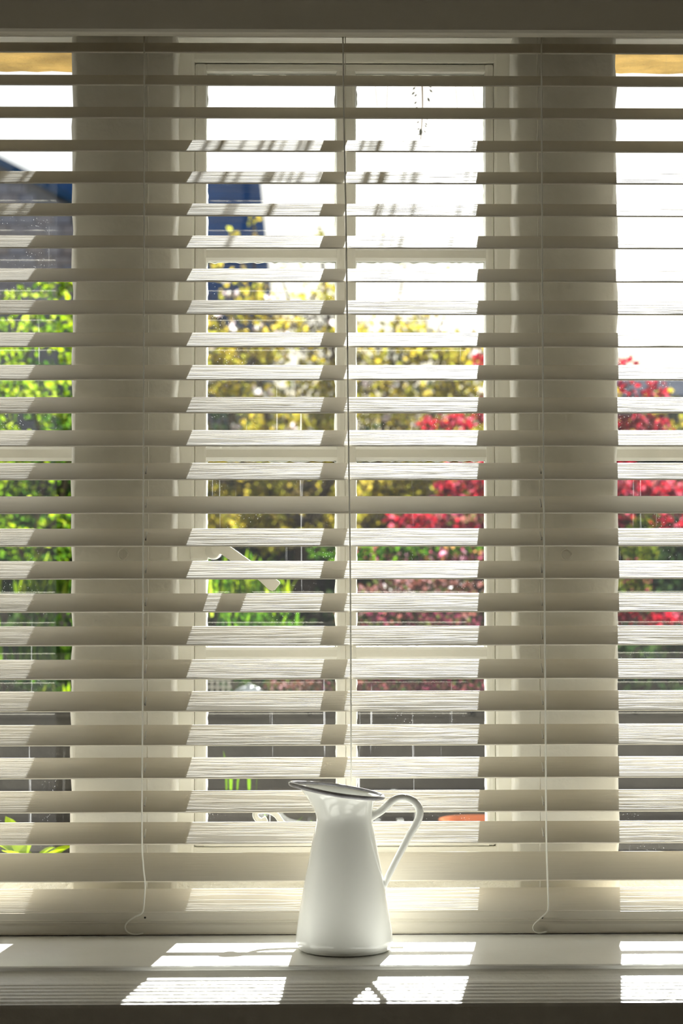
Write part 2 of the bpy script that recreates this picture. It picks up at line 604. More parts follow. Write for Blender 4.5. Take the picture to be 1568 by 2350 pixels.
# ------------------------------------------------------------------ venetian blind (one thing)
blind = empty('venetian_blind', (0, 0, Z0), 'white wooden venetian blind hanging open across the whole window', 'blind')
SW, ST, SL = .050, .0021, .80   # slat width, thickness, half length
EDGE_Z = [2.0663, 2.0227, 1.9791, 1.9346, 1.892, 1.8487, 1.8058, 1.7613, 1.7179, 1.6748, 1.6311, 1.5872, 1.5432, 1.4989, 1.4545, 1.411,
          1.3678, 1.3242, 1.2801, 1.2358, 1.1933, 1.1486, 1.1054, 1.0607, 1.0191]
TILT = math.radians(27.5)
b = BX((-SL, -SW / 2, -ST / 2), (SL, SW / 2, ST / 2), .0006)
slat0 = obj('slat', b, M['slat'], blind, local=False)


def put_slat(o, ze, tilt, y_edge=-.0222):
    o.location = (0, y_edge + SW / 2 * math.cos(tilt), ze + SW / 2 * math.sin(tilt) - Z0)
    o.rotation_euler = (tilt, 0, 0)


tiltrng = random.Random(3)
put_slat(slat0, EDGE_Z[0], TILT)
for z in EDGE_Z[1:]:
    put_slat(dup(slat0, blind), z, TILT + math.radians(tiltrng.uniform(-.5, .5)))
z25 = at(784, 2022, -.019).z
put_slat(dup(slat0, blind), z25, math.radians(40.5), -.019)
z26 = at(784, 2092, -.024).z
put_slat(dup(slat0, blind), z26, math.radians(27.9), -.024)
# last slat lies on the bottom rail
zr = at(784, 2117, -.026).z
o = dup(slat0, blind)
o.location = (0, 0, zr + .0012 - Z0); o.rotation_euler = (0, 0, 0)
bm = prism_x(bmesh.new(), [(-.0255, Z0 + .0015), (-.027, Z0 + .004), (-.0265, zr - .003), (-.0245, zr), (.0245, zr), (.026, zr - .003), (.026, Z0 + .0015)], -SL, SL)
rail = obj('bottom_rail', bm, M['blind'], blind)
bm = prism_x(bmesh.new(), [(-.0240, zr + .0022), (-.0248, zr + .005), (-.0232, z26 - .001), (.020, z26 - .001), (.0235, zr + .0022)], -SL, SL)
obj('bottom_slat', bm, M['blind'], blind)
# valance board with a rounded lower edge, headrail behind
zv = at(784, 78, -.05).z
bm = bmesh.new()
pv = [(-.036, zv), (-.046, zv), (-.0505, zv + .002), (-.0525, zv + .0055), (-.052, zv + .085), (-.040, zv + .088), (-.036, zv + .085)]
prism_x(bm, pv, -SL - .01, SL + .01)
obj('valance', bm, M['blind'], blind)
obj('headrail', BX((-SL, -.03, zv + .022), (SL, .03, zv + .075), .002), M['blind'], blind)

CY = -.0262
fronts = [[(331, 70), (331, 500), (329, 1100), (328, 1500), (326, 1900), (329, 1985), (333, 2028), (331, 2068), (327, 2094), (310, 2104), (293, 2116), (287, 2127), (291, 2137), (302, 2143), (316, 2144), (329, 2141)],
          [(787, 70), (790, 300), (795, 560), (800, 1000), (804, 1300), (806, 1700), (806, 2090)],
          [(1243, 70), (1245, 600), (1248, 1100), (1252, 1600), (1254, 1900), (1257, 2020), (1259, 2078), (1255, 2094), (1240, 2108), (1227, 2121), (1224, 2130), (1229, 2138), (1240, 2141), (1256, 2138)]]
for i, pts in enumerate(fronts):
    P = []
    for k, (x, y) in enumerate(pts):
        yy = CY if y < 2085 else CY - .005
        P.append(at(x, y, yy))
    b = tube(bmesh.new(), spline(P, 5), .0011, 6)
    lc = obj('ladder_cord', b, M['cord'], blind, True)
    # back string of the ladder and one rung under each slat
    xb_ = [p for p in P if p.z > z26 - .02]
    bx = at(pts[0][0] + (7 if i != 2 else -6), 1200, .024).x
    b = tube(bmesh.new(), [Vector((bx, .0238, zv + .03)), Vector((bx + random.uniform(-.003, .003), .0238, 1.5)), Vector((bx, .0238, Z0 + .03))], .0008, 5)
    obj('back_cord', b, M['cord'], blind, True)
    def fx(z):
        for q0, q1 in zip(P, P[1:]):
            if q1.z <= z <= q0.z:
                return q0.x + (q1.x - q0.x) * (q0.z - z) / max(1e-6, q0.z - q1.z)
        return P[-1].x
    for z in EDGE_Z:
        x = fx(z)
        b = tube(bmesh.new(), [Vector((x, CY, z - .0012)), Vector((x + .001, CY + .004, z - .0016)), Vector((bx, .0238, z + SW * math.sin(TILT) - .0016))], .0006, 4)
        obj('rung', b, M['cord'], lc, True)
    # loose loop of the lift cord showing beside the string on the lower half
    if i != 1:
        for z in EDGE_Z[13:]:
            x = fx(z + .02)
            s = 1 if i == 0 else -1
            b = tube(bmesh.new(), [Vector((x + s * .0022, -.018, z + .006 + .006)), Vector((x + s * .0026, -.0195, z + .008)), Vector((x + s * .0036, -.012, z + .019))], .0009, 5)
            obj('cord_loop', b, M['cord'], lc, True)
    c = at(pts[0][0] + 2, 2106, -.0245)
    b = bmesh.new()
    bmesh.ops.create_uvsphere(b, u_segments=10, v_segments=6, radius=.0014)
    bmesh.ops.translate(b, vec=c, verts=b.verts)
    obj('cord_hole', b, M['hole'], blind)

# ------------------------------------------------------------------ enamel jug
JC = atz(791, 2178.5, Z0)       # centre of the base on the sill
JY = JC.y
jug = empty('enamel_jug', JC, 'white enamel jug with grey rim and long curved handle on the sill', 'jug')


def jp(px, py):
    p = at(px, py, JY)
    return p


S = (JY - CAM.y) / F * 1.0
def jz(py): return jp(791, py).z
ax = JC.x
# (centre z, radius x-left, x-right)  measured on the jug's own plane
rings_def = [(2178.5, 690, 893, 0), (2176, 685, 897, 0), (2170, 685, 897, 0), (2166, 681, 900, 0), (2161, 678.5, 902.5, 0), (2150, 679, 902, 0), (2120, 683, 897, 0),
             (2058, 692, 887.5, 0), (2000, 703.5, 877, 0), (1955, 712, 868, 0), (1915, 720, 860.5, 0), (1888, 726, 856, 0), (1872, 726.5, 855, 0), (1860, 722, 855.5, 0),
             (1843, 712, 858, .18), (1826, 698.5, 863, .55), (1816, 684, 871, .85), (1813.5, 667, 879.5, 1.0)]
tiltv = (1829.5 - 1798.0) / (879.5 - 667.0)     # slope of the rim in the picture plane


def ring_pts(cy, xl, xr, tl, n=64, inset=0.0):
    x0, x1 = jp(xl, cy).x + inset, jp(xr, cy).x - inset
    cx = (x0 + x1) / 2
    rx = (x1 - x0) / 2
    depth = min(rx, .0395 + .016 * max(0, tl) + (0 if tl else 1)) if tl else rx
    out = []
    for k in range(n):
        a = 2 * math.pi * k / n
        ca, sa = math.cos(a), math.sin(a)
        # the spout side (left) draws to a blunt point
        dy = depth * sa
        if tl and ca < 0:
            dy *= (1 - .42 * tl * (-ca) ** 1.6)
        xx = cx + rx * ca
        z = jz(cy)
        if tl:
            zc = jz(1813.8)
            z = z + (ax - xx + (cx - ax)) * tiltv * tl
        out.append(Vector((xx, JY + dy, z)))
    return out


b = bmesh.new()
R_ = [[b.verts.new(p) for p in ring_pts(*r)] for r in rings_def]
inner = [[b.verts.new(p) for p in ring_pts(*r, inset=.0013)] for r in reversed(rings_def[3:])]
inner_bottom = ring_pts(2160, 690, 893, 0)
R_ += inner + [[b.verts.new(p + Vector((0, 0, .001))) for p in inner_bottom]]
for r0, r1 in zip(R_, R_[1:]):
    for k in range(64):
        b.faces.new((r0[k], r0[(k + 1) % 64], r1[(k + 1) % 64], r1[k]))
b.faces.new(R_[0][::-1]); b.faces.new(R_[-1])
bmesh.ops.recalc_face_normals(b, faces=b.faces)
body = obj('body', b, M['enamel'], jug, True)
sub = body.modifiers.new('smooth', 'SUBSURF'); sub.levels = 1; sub.render_levels = 2
rp = ring_pts(*rings_def[-1])
b = bmesh.new()
n = len(rp)
rr = []
for i, p in enumerate(rp):
    t = (rp[(i + 1) % n] - rp[i - 1]).normalized()
    up = Vector((tiltv, 0, 1)).normalized()
    side = t.cross(up).normalized()
    rr.append([b.verts.new(p + (side * math.cos(q) + up * math.sin(q)) * .0029) for q in np.linspace(0, 2 * math.pi, 11)[:-1]])
for i in range(n):
    for k in range(10):
        b.faces.new((rr[i][k], rr[i][(k + 1) % 10], rr[(i + 1) % n][(k + 1) % 10], rr[(i + 1) % n][k]))
bmesh.ops.recalc_face_normals(b, faces=b.faces)
tag(obj('rim', b, M['rim'], jug, True), 'dark grey rolled enamel rim')
hp = [(846, 1879), (857, 1871), (873, 1862), (887, 1850), (901, 1838), (913, 1832), (926, 1830.5), (941, 1834), (954, 1843), (962, 1856), (962.5, 1872), (956, 1890),
      (941, 1915), (923, 1949), (906, 1982), (892, 2010), (882, 2034), (879, 2052)]
hr = [10.5, 10, 9.3, 8.8, 8.4, 8.4, 8.5, 8.7, 9.0, 9.3, 9.3, 9.0, 8.4, 8.0, 7.8, 7.6, 7.0, 3.0]
HP = spline([jp(x, y) for x, y in hp], 5)
HR = list(np.interp(np.linspace(0, len(hr) - 1, len(HP)), range(len(hr)), hr) * S)
HR = [float(v) for v in HR]
b = tube(bmesh.new(), HP, HR, 16)
obj('handle', b, M['enamel'], jug, True)


# ------------------------------------------------------------------ the garden
def mesh_np(name, verts, faces, mats, parent=None, mat_idx=None):
    me = bpy.data.meshes.new(name)
    off = world_loc(parent) if parent else Vector((0, 0, 0))
    v = np.asarray(verts, dtype=np.float32) - np.array(off, dtype=np.float32)
    f = np.asarray(faces, dtype=np.int32)
    me.vertices.add(len(v)); me.vertices.foreach_set('co', v.ravel())
    k = f.shape[1]
    me.loops.add(f.size); me.loops.foreach_set('vertex_index', f.ravel())
    me.polygons.add(len(f))
    me.polygons.foreach_set('loop_start', np.arange(0, f.size, k, dtype=np.int32))
    me.polygons.foreach_set('loop_total', np.full(len(f), k, dtype=np.int32))
    for m in mats: me.materials.append(m)
    if mat_idx is not None: me.polygons.foreach_set('material_index', np.asarray(mat_idx, dtype=np.int32))
    me.update(calc_edges=True)
    return link(bpy.data.objects.new(name, me), parent)


def unit(v): return v / np.maximum(1e-9, np.linalg.norm(v, axis=1, keepdims=True))


def leaf_cloud(name, pts, size, m, parent, elong=1.7, lean=None, spread=1.0, kind='stuff'):
    """many folded leaf blades, each its own island"""
    n = len(pts)
    d = RNG.normal(size=(n, 3)) * spread
    if lean is not None: d = d + np.array(lean)
    d = unit(d)
    s = unit(np.cross(d, RNG.normal(size=(n, 3))))
    nn = np.cross(d, s)
    L = (size * RNG.uniform(.65, 1.25, size=n))[:, None]
    W = L / elong / 2
    base = pts
    tip = pts + d * L + nn * L * .12
    mid = pts + d * L * .45
    l = mid + s * W + nn * W * .35
    r = mid - s * W + nn * W * .35
    V = np.stack([base, l, tip, r], axis=1).reshape(-1, 3)
    Fq = np.arange(4 * n).reshape(-1, 4)
    o = mesh_np(name, V, Fq, [m], parent)
    if kind: o['kind'] = kind
    return o


def ellipsoid_pts(c, rad, n, shell=.55):
    p = unit(RNG.normal(size=(n, 3))) * (RNG.uniform(shell ** 3, 1, size=(n, 1)) ** (1 / 3))
    return p * np.array(rad) + np.array(c)


def G(px, py, dist):            # garden point seen at a pixel, dist metres from the camera plane
    return at(px, py, dist + CAM.y)


def pxr(r, dist): return r * dist / F


def blob(px, py, rx, ry, dist, n, depth=None, shell=.3):
    c = G(px, py, dist)
    return ellipsoid_pts(c, (pxr(rx, dist), depth or pxr((rx + ry) / 2, dist), pxr(ry, dist)), n, shell)


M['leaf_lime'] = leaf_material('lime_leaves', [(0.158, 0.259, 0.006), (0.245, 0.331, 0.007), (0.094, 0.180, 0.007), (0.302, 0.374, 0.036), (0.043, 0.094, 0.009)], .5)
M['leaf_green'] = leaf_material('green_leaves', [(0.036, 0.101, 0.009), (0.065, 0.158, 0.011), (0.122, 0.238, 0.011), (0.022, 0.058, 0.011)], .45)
M['leaf_dark'] = leaf_material('dark_hedge_leaves', [(.025, .05, .02), (.04, .08, .025), (.02, .035, .025), (.06, .10, .03)], .25)
M['leaf_magnolia'] = leaf_material('yellow_young_leaves', [(.46, .35, .03), (.28, .25, .025), (.50, .38, .06), (.12, .09, .035), (.36, .35, .04), (.30, .27, .03)], .45)
M['blossom'] = leaf_material('white_blossom', [(.92, .86, .86), (.88, .74, .78), (.94, .92, .86)], .45)
M['leaf_maple'] = leaf_material('red_maple_leaves', [(0.281, 0.007, 0.017), (0.318, 0.017, 0.027), (0.159, 0.005, 0.017), (0.061, 0.003, 0.013), (0.337, 0.065, 0.091)], .5)
M['leaf_purple'] = leaf_material('purple_leaves', [(.16, .03, .06), (.28, .05, .09), (.10, .03, .05), (.34, .12, .10), (.14, .16, .05)], .4)
M['leaf_heather'] = leaf_material('heather_sprigs', [(0.144, 0.050, 0.036), (0.202, 0.086, 0.072), (0.259, 0.144, 0.144), (0.058, 0.029, 0.022), (0.072, 0.086, 0.025)], .4)
M['leaf_gold'] = leaf_material('gold_conifer', [(0.158, 0.187, 0.014), (0.079, 0.130, 0.014), (0.216, 0.238, 0.022), (0.029, 0.050, 0.011)], .45)
M['twig'] = leaf_material('grey_twigs', [(.09, .07, .055), (.13, .10, .08), (.05, .045, .05), (.10, .09, .04)], .1)
M['bark'] = plain('bark', (.10, .075, .055), .9, noise=.4, scale=18, bump=.01, bscale=30, spec=.04)
M['soil'] = plain('garden_soil', (.03, .026, .02), .95, noise=.5, scale=3, bump=.03, bscale=6, spec=.04)
M['dark_wall'] = plain('mossy_render', (.062, .056, .048), .9, noise=.45, scale=4, bump=.01, bscale=20, spec=.04)
M['slate'] = plain('blue_slate', (.06, .18, .38), .55, noise=.2, scale=1.5, bump=.01, bscale=6, spec=.04)
M['brick'], _nt, _p, _o = mat('old_brick')
_oi = N(_nt, 'ShaderNodeObjectInfo')
_r = ramp(_nt, [(0, (.74, .60, .58)), (.35, (.82, .70, .69)), (.6, (.62, .56, .62)), (.8, (.78, .60, .52))])
_nt.links.new(_oi.outputs['Random'], _r.inputs[0])
_nt.links.new(_r.outputs[0], _p.inputs['Base Color'])
_p.inputs['Roughness'].default_value = .9
_p.inputs['Specular IOR Level'].default_value = .04
M['mortar'] = plain('mortar', (.40, .37, .38), .95, noise=.1, scale=3, spec=.04)
M['grey_render'] = plain('grey_render', (.40, .40, .42), .9, noise=.12, scale=1.5, spec=.04)
M['grey_slate'] = plain('grey_slate', (.13, .14, .17), .6, noise=.2, scale=2, spec=.04)
M['terracotta'] = plain('terracotta', (.42, .15, .07), .85, noise=.2, scale=14, spec=.04)
M['paleclay'] = plain('pale_stone', (.86, .86, .84), .6, noise=.05, scale=10)
M['white_paint'] = plain('trellis_paint', (.62, .58, .48), .7)
M['dark_glass'] = plain('dark_window', (.03, .035, .05), .1)

# ---- ground: path level by the house, raised beds beyond the garden wall
nx, ny = 50, 60
gv = []
for j in range(ny + 1):
    y = .36 + 40 * (j / ny) ** 2.0
    for i in range(nx + 1):
        x = -16 + 32 * i / nx
        z = -.02 if y < 3.35 else .93 + .035 * min(8, (y - 3.35)) + .03 * math.sin(3 * x + y)
        gv.append((x, y, z))
gf = [(j * (nx + 1) + i, j * (nx + 1) + i + 1, (j + 1) * (nx + 1) + i + 1, (j + 1) * (nx + 1) + i) for j in range(ny) for i in range(nx)]
ground = struct(mesh_np('ground', gv, gf, [M['soil']]), 'dark garden soil rising beyond the low wall')
gw = empty('garden_wall', (0, 3.2, 0), 'low dark mossy garden wall across the view below the flower beds', 'wall')
obj('wall_body', BX((-5, 3.12, -.02), (5, 3.36, .965), .01), M['dark_wall'], gw)
cop0 = None
for i in range(22):
    x = -5 + i * .455
    b = BX((-.225, -.15, 0), (.225, .15, .05), .012)
    if cop0 is None:
        cop0 = obj('coping_stone', b, M['dark_wall'], gw, local=False)
        cop0.location = (x + .2275, .04, .965)
    else:
        b.free()
        dup(cop0, gw, (x + .2275, .04 + random.uniform(-.01, .01), .965), (0, 0, random.uniform(-.02, .02)))

gp = np.stack([RNG.uniform(-3.4, 4.2, 9000), 3.42 + 8 * RNG.uniform(0, 1, 9000) ** 1.6, np.zeros(9000)], axis=1)
gp[:, 2] = .94 + .035 * np.minimum(8, gp[:, 1] - 3.35) + RNG.uniform(0, .05, 9000)
gc = leaf_cloud('ground_cover', gp, .05, M['leaf_dark'], ground, 1.8, (0, 0, .5))

# ---- left house: brick gable end, its verge falling to the right
hd = 28.0
hc = G(60, 1300, hd)
house = empty('brick_house', (hc.x, hc.y, 0), 'purple grey brick house with sloping verge seen through the left light', 'house')
apex, eave = G(-60, 345, hd), G(150, 480, hd)
xl, xr = G(-260, 1000, hd).x, G(162, 1000, hd).x + .25
ridge_z = apex.z
y0 = hc.y
poly = [(xl, 1.0), (xr, 1.0), (xr, eave.z - .1), (apex.x, ridge_z), (xl, eave.z - .1)]
obj('gable_wall', prism_y(bmesh.new(), poly, y0 + .03, y0 + 5), M['mortar'], house)
BWd, BHt = .235, .135
br0 = None
row = 0
z = G(0, 700, hd).z
slope = (ridge_z - (eave.z - .1)) / (xr - apex.x)
while z < ridge_z - .2:
    x = G(-40, 600, hd).x + (BWd / 2 if row % 2 else 0)
    while x + BWd < xr:
        top_here = ridge_z - slope * max(0, x + BWd - apex.x)
        if z + BHt < top_here:
            if br0 is None:
                br0 = obj('brick', BX((0, -.012, 0), (BWd - .018, .1, BHt - .018), .004), M['brick'], house, local=False)
                br0.location = Vector((x, y0, z)) - house.location
            else:
                dup(br0, house, Vector((x, y0 + random.uniform(-.008, .008), z)) - house.location)
        x += BWd
    row += 1
    z += BHt
# roof slope of the brick house, seen as its verge edge
a, e = Vector((apex.x - .05, 0, ridge_z + .1)), Vector((xr + .3, 0, eave.z - .1 + .02))
b = prism_y(bmesh.new(), [(a.x, a.z), (e.x, e.z), (e.x, e.z - .1), (a.x, a.z - .12)], y0 - .12, y0 + 5)
obj('roof_verge', b, M['slate'], house)
b = prism_y(bmesh.new(), [(a.x, a.z), (xl - .3, eave.z - .1), (xl - .3, eave.z - .2), (a.x, a.z - .12)], y0 - .12, y0 + 5)
obj('roof_slope', b, M['slate'], house)

# ---- far house with a long blue slate roof, right end near vertical
rd = 36.0
r_l, r_r = G(-30, 420, rd), G(598, 412, rd)
rb_r = G(632, 760, rd - 2.5)
far = empty('slate_roofed_house', (r_r.x, r_r.y, 0), 'far house with long dark blue slate roof behind the magnolia', 'house')
b = bmesh.new()
ncs = 14
xL = r_l.x
for k in range(ncs):
    t0, t1 = k / ncs, (k + 1) / ncs
    zt_, zb_ = r_r.z + (rb_r.z - r_r.z) * t0, r_r.z + (rb_r.z - r_r.z) * t1
    yt_, yb_ = r_r.y + (rb_r.y - r_r.y) * t0, r_r.y + (rb_r.y - r_r.y) * t1
    xt_, xb2 = r_r.x + (rb_r.x - r_r.x) * t0, r_r.x + (rb_r.x - r_r.x) * t1
    vs_ = [b.verts.new(q) for q in ((xL, yt_, zt_), (xt_, yt_, zt_), (xb2, yb_ - .04, zb_), (xL, yb_ - .04, zb_), (xb2, yb_, zb_ - .02), (xL, yb_, zb_ - .02))]
    b.faces.new((vs_[0], vs_[1], vs_[2], vs_[3])); b.faces.new((vs_[3], vs_[2], vs_[4], vs_[5]))
bmesh.ops.recalc_face_normals(b, faces=b.faces)
obj('roof', b, M['slate'], far)
obj('ridge_tile', BX((xL, r_r.y - .12, r_r.z - .04), (r_r.x + .03, r_r.y + .12, r_r.z + .06), .03), M['slate'], far)
obj('wall', BX((xL, rb_r.y + .4, .8), (rb_r.x - .1, r_r.y + 3, rb_r.z + .05)), M['grey_render'], far)
obj('gable', prism_x(bmesh.new(), [(rb_r.y + .4, rb_r.z), (r_r.y + .05, r_r.z - .1), (r_r.y + 3, rb_r.z)], r_r.x - .5, r_r.x - .08), M['grey_render'], far)

# ---- grey house far right
gd = 30.0
g0, g1 = G(1360, 868, gd), G(1760, 1300, gd)
gh = empty('grey_house', (g0.x, g0.y, 0), 'far grey rendered house behind the red maple at right', 'house')
obj('wall', BX((g0.x, g0.y, .8), (g1.x, g0.y + 4, G(1500, 905, gd).z)), M['grey_render'], gh)
b = prism_x(bmesh.new(), [(g0.y - .3, G(1500, 912, gd).z), (g0.y + 2, G(1500, 868, gd + 2).z), (g0.y + 4.3, G(1500, 912, gd).z)], g0.x - .2, g1.x + .2)
obj('roof', b, M['grey_slate'], gh)
for px in (1500, 1545):
    q = G(px, 985, gd)
    wq = obj('window', BX((q.x - .1, g0.y - .03, q.z), (q.x + .1, g0.y + .05, q.z + .3), .01), M['white_paint'], gh)
    obj('pane', BX((q.x - .08, g0.y - .035, q.z + .02), (q.x + .08, g0.y + .02, q.z + .28)), M['dark_glass'], wq)

# ---- dark hedge closing the garden
hg = empty('dark_hedge', (0, 13, 1.1), 'tall dark evergreen hedge closing off the back of the garden', 'hedge')
P = []
for i in range(70):
    px = -260 + i * 30
    top = (930 if px < 420 or px > 1200 else 800) + 45 * math.sin(px * .011 + 1) + random.uniform(-25, 25)
    if px > 1380: top += 70
    P.append(blob(px, (top + 1480) / 2, 34, (1480 - top) / 2, 16 + random.uniform(-.3, .3), 260, .35))
leaf_cloud('foliage', np.concatenate(P), .075, M['leaf_dark'], hg)
b = BX((G(-280, 1300, 16).x, 13.25, 1.0), (G(1850, 1300, 16).x, 13.5, G(700, 1010, 16).z), .05)
obj('hedge_core', b, M['dark_wall'], hg)

# ---- magnolia in the middle
md = 11.5
mg = empty('magnolia_tree', G(690, 1420, md), 'yellow leaved magnolia with pale blossoms behind the middle window', 'tree')
P = []
for i in range(300):
    px = random.uniform(300, 1180)
    t = random.random() ** .8
    top = 600 if px < 560 else (640 if px < 780 else (655 + (px - 800) * .16))
    py = top + 25 + t * (1215 - top)
    P.append(blob(px, py, 42, 34, md + random.uniform(-.5, .5), 34 + int(22 * t), .14))
for px, py in ((540, 545), (580, 505), (590, 560), (720, 575), (735, 545), (880, 560), (930, 590), (1030, 620), (560, 600), (500, 615), (650, 620), (700, 610)):
    P.append(blob(px, py, 12, 30, md, 12, .05))
for i in range(16):
    P.append(blob(random.uniform(1400, 1600), random.uniform(875, 1010), 30, 22, md + random.uniform(-.3, .3), 22, .1))
leaf_cloud('foliage', np.concatenate(P), .043, M['leaf_magnolia'], mg, 1.5)
P = []
for i in range(120):
    px = random.uniform(300, 1180)
    P.append(blob(px, random.uniform(720 if px < 800 else 770, 1215), 45, 50, md + random.uniform(.2, .6), 40, .12))
leaf_cloud('twigs', np.concatenate(P), .11, M['twig'], mg, 9)
tr_pts = [(690, 1450), (700, 1300), (692, 1210), (640, 1165), (560, 1060), (520, 900), (500, 720)]
b = tube(bmesh.new(), spline([G(x, y, md) for x, y in tr_pts], 5), [float(v) for v in np.linspace(.07, .008, 31)], 8)
obj('trunk', b, M['bark'], mg, True)
for pts, r in (([(692, 1215), (760, 1100), (790, 960), (760, 780), (740, 600), (732, 540)], .03), ([(700, 1290), (860, 1150), (960, 1115), (1060, 1010), (1100, 860)], .032),
               ([(640, 1165), (620, 1000), (590, 820), (585, 640), (580, 500)], .022), ([(860, 1150), (880, 980), (900, 800), (930, 600)], .02), ([(560, 1060), (440, 950), (380, 760)], .022),
               ([(760, 900), (690, 760), (640, 620)], .013), ([(960, 1115), (1000, 900), (1020, 720)], .016), ([(700, 1290), (900, 1200), (1250, 1040), (1420, 990), (1580, 930)], .02)):
    S_ = spline([G(x, y, md + random.uniform(-.15, .15)) for x, y in pts], 5)
    obj('branch', tube(bmesh.new(), S_, [float(v) for v in np.linspace(r, .004, len(S_))], 6), M['bark'], mg, True)
# blossoms: open cups of six petals
b = bmesh.new()
for k in range(6):
    a = k * math.pi / 3
    d = Vector((math.cos(a), math.sin(a), 0))
    s = Vector((-math.sin(a), math.cos(a), 0))
    v = [b.verts.new(q) for q in (d * .004, d * .02 + s * .011 + Vector((0, 0, .012)), d * .026 + Vector((0, 0, .034)), d * .02 - s * .011 + Vector((0, 0, .012)))]
    b.faces.new(v)
bl0 = obj('blossom', b, M['blossom'], mg, local=False)
bl0.location = G(520, 680, md - .4) - mg.location
for i in range(75):
    px, py = random.uniform(470, 1115), random.uniform(640, 1190)
    if py > 1000 and random.random() < .6: continue
    o = dup(bl0, mg, G(px, py, md - random.uniform(.2, .6)) - mg.location, (random.uniform(-.9, .9), random.uniform(-.9, .9), random.uniform(0, 6)))
    o.scale = (random.uniform(.7, 1.3),) * 3

# ---- lime green shrub at left
ld = 7.3
ls = empty('lime_shrub', G(80, 1400, ld), 'bright lime green leafy shrub filling the left light', 'shrub')
P = []
for i in range(150):
    px = random.uniform(-140, 330)
    top = 660 if px > 60 else 660 + (60 - px) * .9
    py = random.uniform(top + 15, 1260)
    P.append(blob(px, py, 46, 34, ld + random.uniform(-.25, .35), 30, .1))
for px, py in ((100, 655), (140, 650), (50, 672), (20, 690), (120, 670), (160, 660)):
    P.append(blob(px, py, 26, 16, ld - .1, 26, .06))
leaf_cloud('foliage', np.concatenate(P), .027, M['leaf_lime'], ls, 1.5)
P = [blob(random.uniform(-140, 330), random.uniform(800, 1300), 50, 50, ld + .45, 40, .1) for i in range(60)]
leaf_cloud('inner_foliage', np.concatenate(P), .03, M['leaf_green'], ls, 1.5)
for pts in ([(90, 1420), (80, 1250), (100, 1050), (60, 850), (90, 700)], [(80, 1300), (140, 1150), (170, 950), (160, 760)], [(95, 1350), (20, 1200), (0, 1000)]):
    S_ = spline([G(x, y, ld + .25) for x, y in pts], 5)
    obj('stem', tube(bmesh.new(), S_, [float(v) for v in np.linspace(.014, .003, len(S_))], 6), M['bark'], ls, True)


def blades(name, base_pts, length, width, m, parent, lean=.25, kind='stuff', nseg=4):
    """upright strap leaves, arching"""
    V, Fc = [], []
    for p in base_pts:
        L = length * random.uniform(.6, 1.15)
        a = random.uniform(0, 2 * math.pi)
        d = Vector((math.cos(a), math.sin(a), 0))
        s = Vector((-math.sin(a), math.cos(a), 0))
        ln = random.uniform(.05, lean) * L
        i0 = len(V)
        for k in range(nseg + 1):
            t = k / nseg
            c = Vector(p) + d * ln * t * t * 1.6 + Vector((0, 0, L * (t - .18 * t * t)))
            wd = width * (1 - t ** 2.2) * (.6 + .4 * min(1, t * 3)) + .0004
            V += [c + s * wd, c - s * wd]
        for k in range(nseg):
            Fc.append((i0 + 2 * k, i0 + 2 * k + 1, i0 + 2 * k + 3, i0 + 2 * k + 2))
    o = mesh_np(name, np.array([tuple(v) for v in V]), Fc, [m], parent)
    if kind: o['kind'] = kind
    return o


# ---- spiky green perennials in the bed
for i, (px, py, hpx, wpx, dd, lb) in enumerate([(100, 1370, 110, 80, 6.72, 'clump of upright green leaves just below the lime shrub'),
                                                (100, 1535, 165, 85, 6.5, 'lower green spiky clump in front of the lime shrub'),
                                                (560, 1385, 125, 105, 6.95, 'bright green spiky clump behind the casement lever'),
                                                (610, 1500, 130, 95, 6.5, 'bright green spiky clump below the casement lever'),
                                                (120, 1640, 75, 80, 6.25, 'lime green low clump on top of the dark wall at left')]):
    c = G(px, py, dd)
    t = empty('perennial_clump', c, lb, 'plant', 'green spiky clumps in the bed')
    n = 90
    bp = [(c.x + random.gauss(0, pxr(wpx * .5, dd)), c.y + random.uniform(-.06, .06), c.z + random.uniform(-.05, .02)) for _ in range(n)]
    blades('foliage', bp, pxr(hpx, dd), .0065, M['leaf_lime'] if i % 2 == 0 else M['leaf_green'], t, .35)
    lp = [(c.x + random.gauss(0, pxr(wpx * .45, dd)), c.y + random.uniform(-.05, .05), c.z + random.uniform(0, pxr(hpx * .8, dd))) for _ in range(160)]
    leaf_cloud('leaf_tuft', np.array(lp), .03, M['leaf_green'], t, 2.6, (0, 0, 1.2))

# ---- Japanese maple
jd = 8.0
mp_ = empty('red_maple', G(1270, 1450, jd), 'crimson leaved maple behind the right stone mullion', 'tree')
P = []
for (px, py, rx, ry, n) in ((1250, 960, 110, 150, 500), (1290, 1120, 190, 90, 600), (1104, 830, 20, 34, 60), (1106, 945, 18, 30, 50), (1025, 972, 66, 20, 120), (1085, 1070, 80, 16, 60), (1070, 1126, 70, 34, 260),
                            (950, 1192, 66, 24, 160), (1050, 1220, 70, 30, 120), (1432, 833, 20, 10, 26), (1440, 890, 26, 20, 40), (1503, 905, 26, 28, 70), (1466, 972, 62, 24, 220), (1520, 985, 26, 20, 60),
                            (1450, 1120, 60, 20, 120), (1540, 1130, 46, 30, 90), (1530, 1195, 40, 26, 80), (1440, 1190, 40, 30, 60), (1400, 1050, 60, 60, 200), (1260, 1240, 120, 60, 260), (1500, 1418, 95, 18, 200), (1350, 1420, 60, 40, 150)):
    P.append(blob(px, py, rx, ry, jd + random.uniform(-.25, .25), n, .16))
leaf_cloud('foliage', np.concatenate(P), .03, M['leaf_maple'], mp_, 1.35)
P = [blob(px, py, rx, ry, jd + .4, n, .15) for (px, py, rx, ry, n) in ((1260, 1080, 180, 130, 600), (1060, 1190, 90, 60, 300), (1480, 1130, 90, 60, 320), (1450, 1340, 50, 60, 200))]
